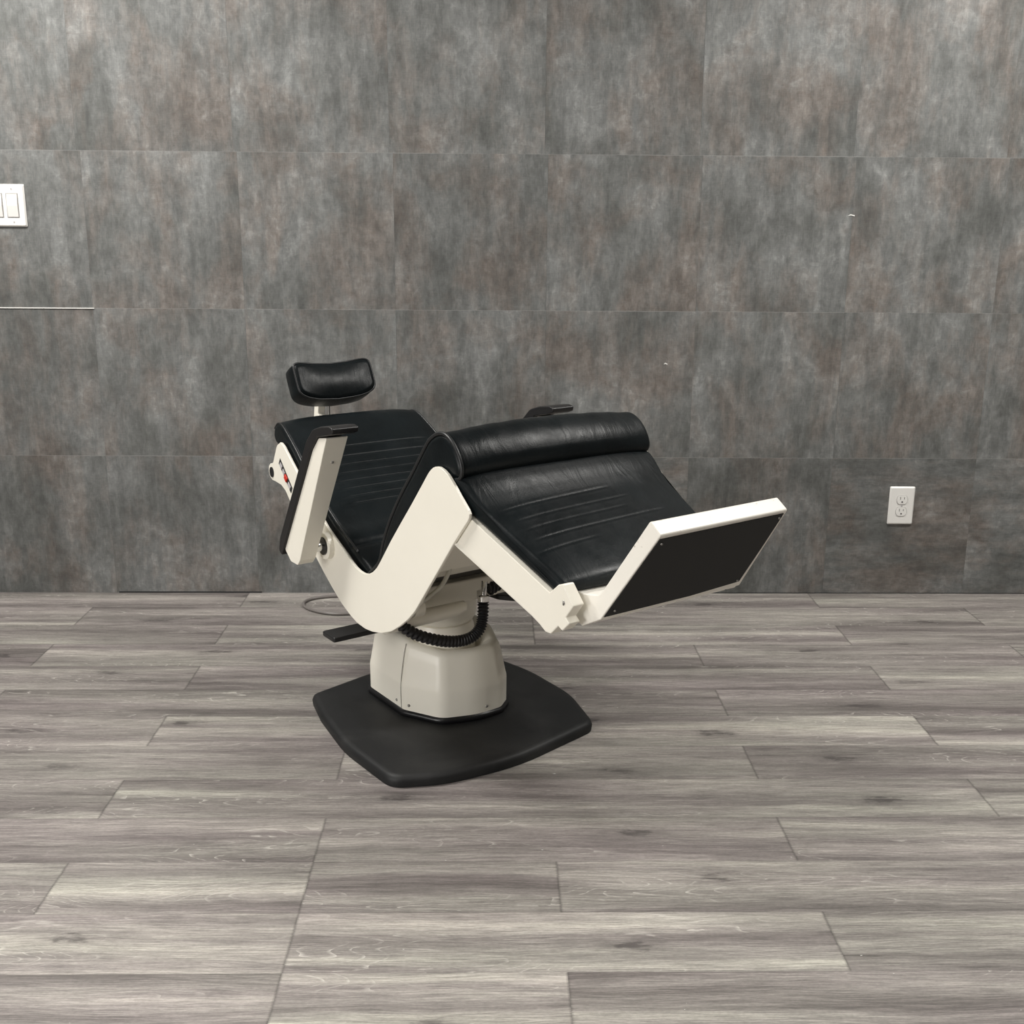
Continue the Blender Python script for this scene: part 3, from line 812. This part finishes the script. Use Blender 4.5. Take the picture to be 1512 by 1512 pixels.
# ---- head rest
th = math.radians(28)
hn = Vector((math.cos(th), math.sin(th))); hd = Vector((-math.sin(th), math.cos(th)))   # face normal, up along the face
HC = Vector((-.592, .744))
bm = bmesh.new()
nu, nvv = 22, 30; W_, H_, T_ = .1135, .051, .036
def sup(a, n=5.0):
    c, s = math.cos(a), math.sin(a)
    return (abs(c)**(2/n))*(1 if c >= 0 else -1), (abs(s)**(2/n))*(1 if s >= 0 else -1)
# layers through the thickness: (inset, depth)
layers = [(-.012, -T_), (-.004, -T_+.003), (0, -T_+.012), (.001, 0.0), (.000, T_-.014), (-.003, T_-.005), (-.010, T_-.001)]
def head_pt(y, h, dpt):
    t = y/W_
    dish = .012*(t*t)                 # ends curl forward round the neck
    hh = h + .012*t*t - .004
    return y - .006, hh, dpt + dish
ks = 64; prev = None; first = None
outline = []
for j in range(ks):
    a = 2*PI*j/ks; c, s = sup(a, 6); outline.append((c*W_, s*H_))
def vertex(y, h, dpt):
    y, h, dpt = head_pt(y, h, dpt); p = HC + hd*h + hn*dpt
    return bm.verts.new((p.x, y, p.y))
for ins, dpt in layers:
    ring = [vertex(y*(W_+ins)/W_, h*(H_+ins)/H_, dpt) for y, h in outline]
    if prev:
        for i in range(ks): bm.faces.new((prev[i], prev[(i+1) % ks], ring[(i+1) % ks], ring[i]))
    else: first = ring
    prev = ring
bm.faces.new(first[::-1])
def bulge(y, h): return .008*(1-(y/W_)**2)*(1-(h/H_)**2)
for q in (.97, .92, .85, .76, .66, .55, .44, .33, .22, .11):
    ring = [vertex(y*(W_-.010)/W_*q, h*(H_-.010)/H_*q, T_-.001+bulge(y*q, h*q)) for y, h in outline]
    for i in range(ks): bm.faces.new((prev[i], prev[(i+1) % ks], ring[(i+1) % ks], ring[i]))
    prev = ring
c0 = vertex(0, 0, T_+.007)
for i in range(ks): bm.faces.new((prev[i], prev[(i+1) % ks], c0))
head = mesh_obj('headrest', bm, M_LEATHER, chair)
def hp(y, h, dpt):
    y, h, dpt = head_pt(y, h, dpt); p = HC + hd*h + hn*dpt; return Vector((p.x, y, p.y))
bm = bmesh.new()
pts = [hp(y*(W_-.001)/W_, h*(H_-.001)/H_, T_-.007) for y, h in outline]
rg = []
for i, p in enumerate(pts):
    t = (pts[(i+1) % ks]-pts[i-1]).normalized(); nx = Vector((hn.x, 0, hn.y)); ny = t.cross(nx).normalized()
    rg.append([bm.verts.new(p+nx*math.cos(2*PI*j/7)*.0026+ny*math.sin(2*PI*j/7)*.0026) for j in range(7)])
for i in range(ks):
    a, b = rg[i], rg[(i+1) % ks]
    for j in range(7): bm.faces.new((a[j], a[(j+1) % 7], b[(j+1) % 7], b[j]))
mesh_obj('piping', bm, M_PIPING, head)
bm = bmesh.new()
prism_uz(bm, [(-.645, .735), (-.672, .730), (-.690, .640), (-.640, .575), (-.50, .555), (-.50, .585), (-.625, .605), (-.662, .655)], -.011, .011)
bevel(mesh_obj('headrest_stem', bm, M_CREAM, head, False), .003)
bm = bmesh.new(); tube(bm, [(-.640, .024, .735), (-.660, .024, .690), (-.66, .022, .640)], .003, 8); mesh_obj('stem_wire', bm, M_DULL, head)

# ------------------------------------------------------------------ power cord looped on the floor behind the chair
cord_pts = [(-0.313, 0.044), (-0.448, 0.131), (-0.621, 0.232), (-0.776, 0.289), (-0.877, 0.274), (-0.933, 0.228), (-0.960, 0.185), (-0.980, 0.138), (-0.984, 0.096), (-0.969, 0.065), (-0.938, 0.049), (-0.905, 0.048), (-0.866, 0.059), (-0.832, 0.078), (-0.807, 0.103), (-0.790, 0.135), (-0.757, 0.167), (-0.686, 0.173), (-0.553, 0.118), (-0.397, 0.029), (-0.320, -0.018)]
bm = bmesh.new(); tube(bm, [(u, v, .0052) for u, v in cord_pts], .0048, 10, smooth_n=8)
cord = mesh_obj('power_cord', bm, M_CORD, chair)
cord['label'] = 'grey power cord looped on the floor'
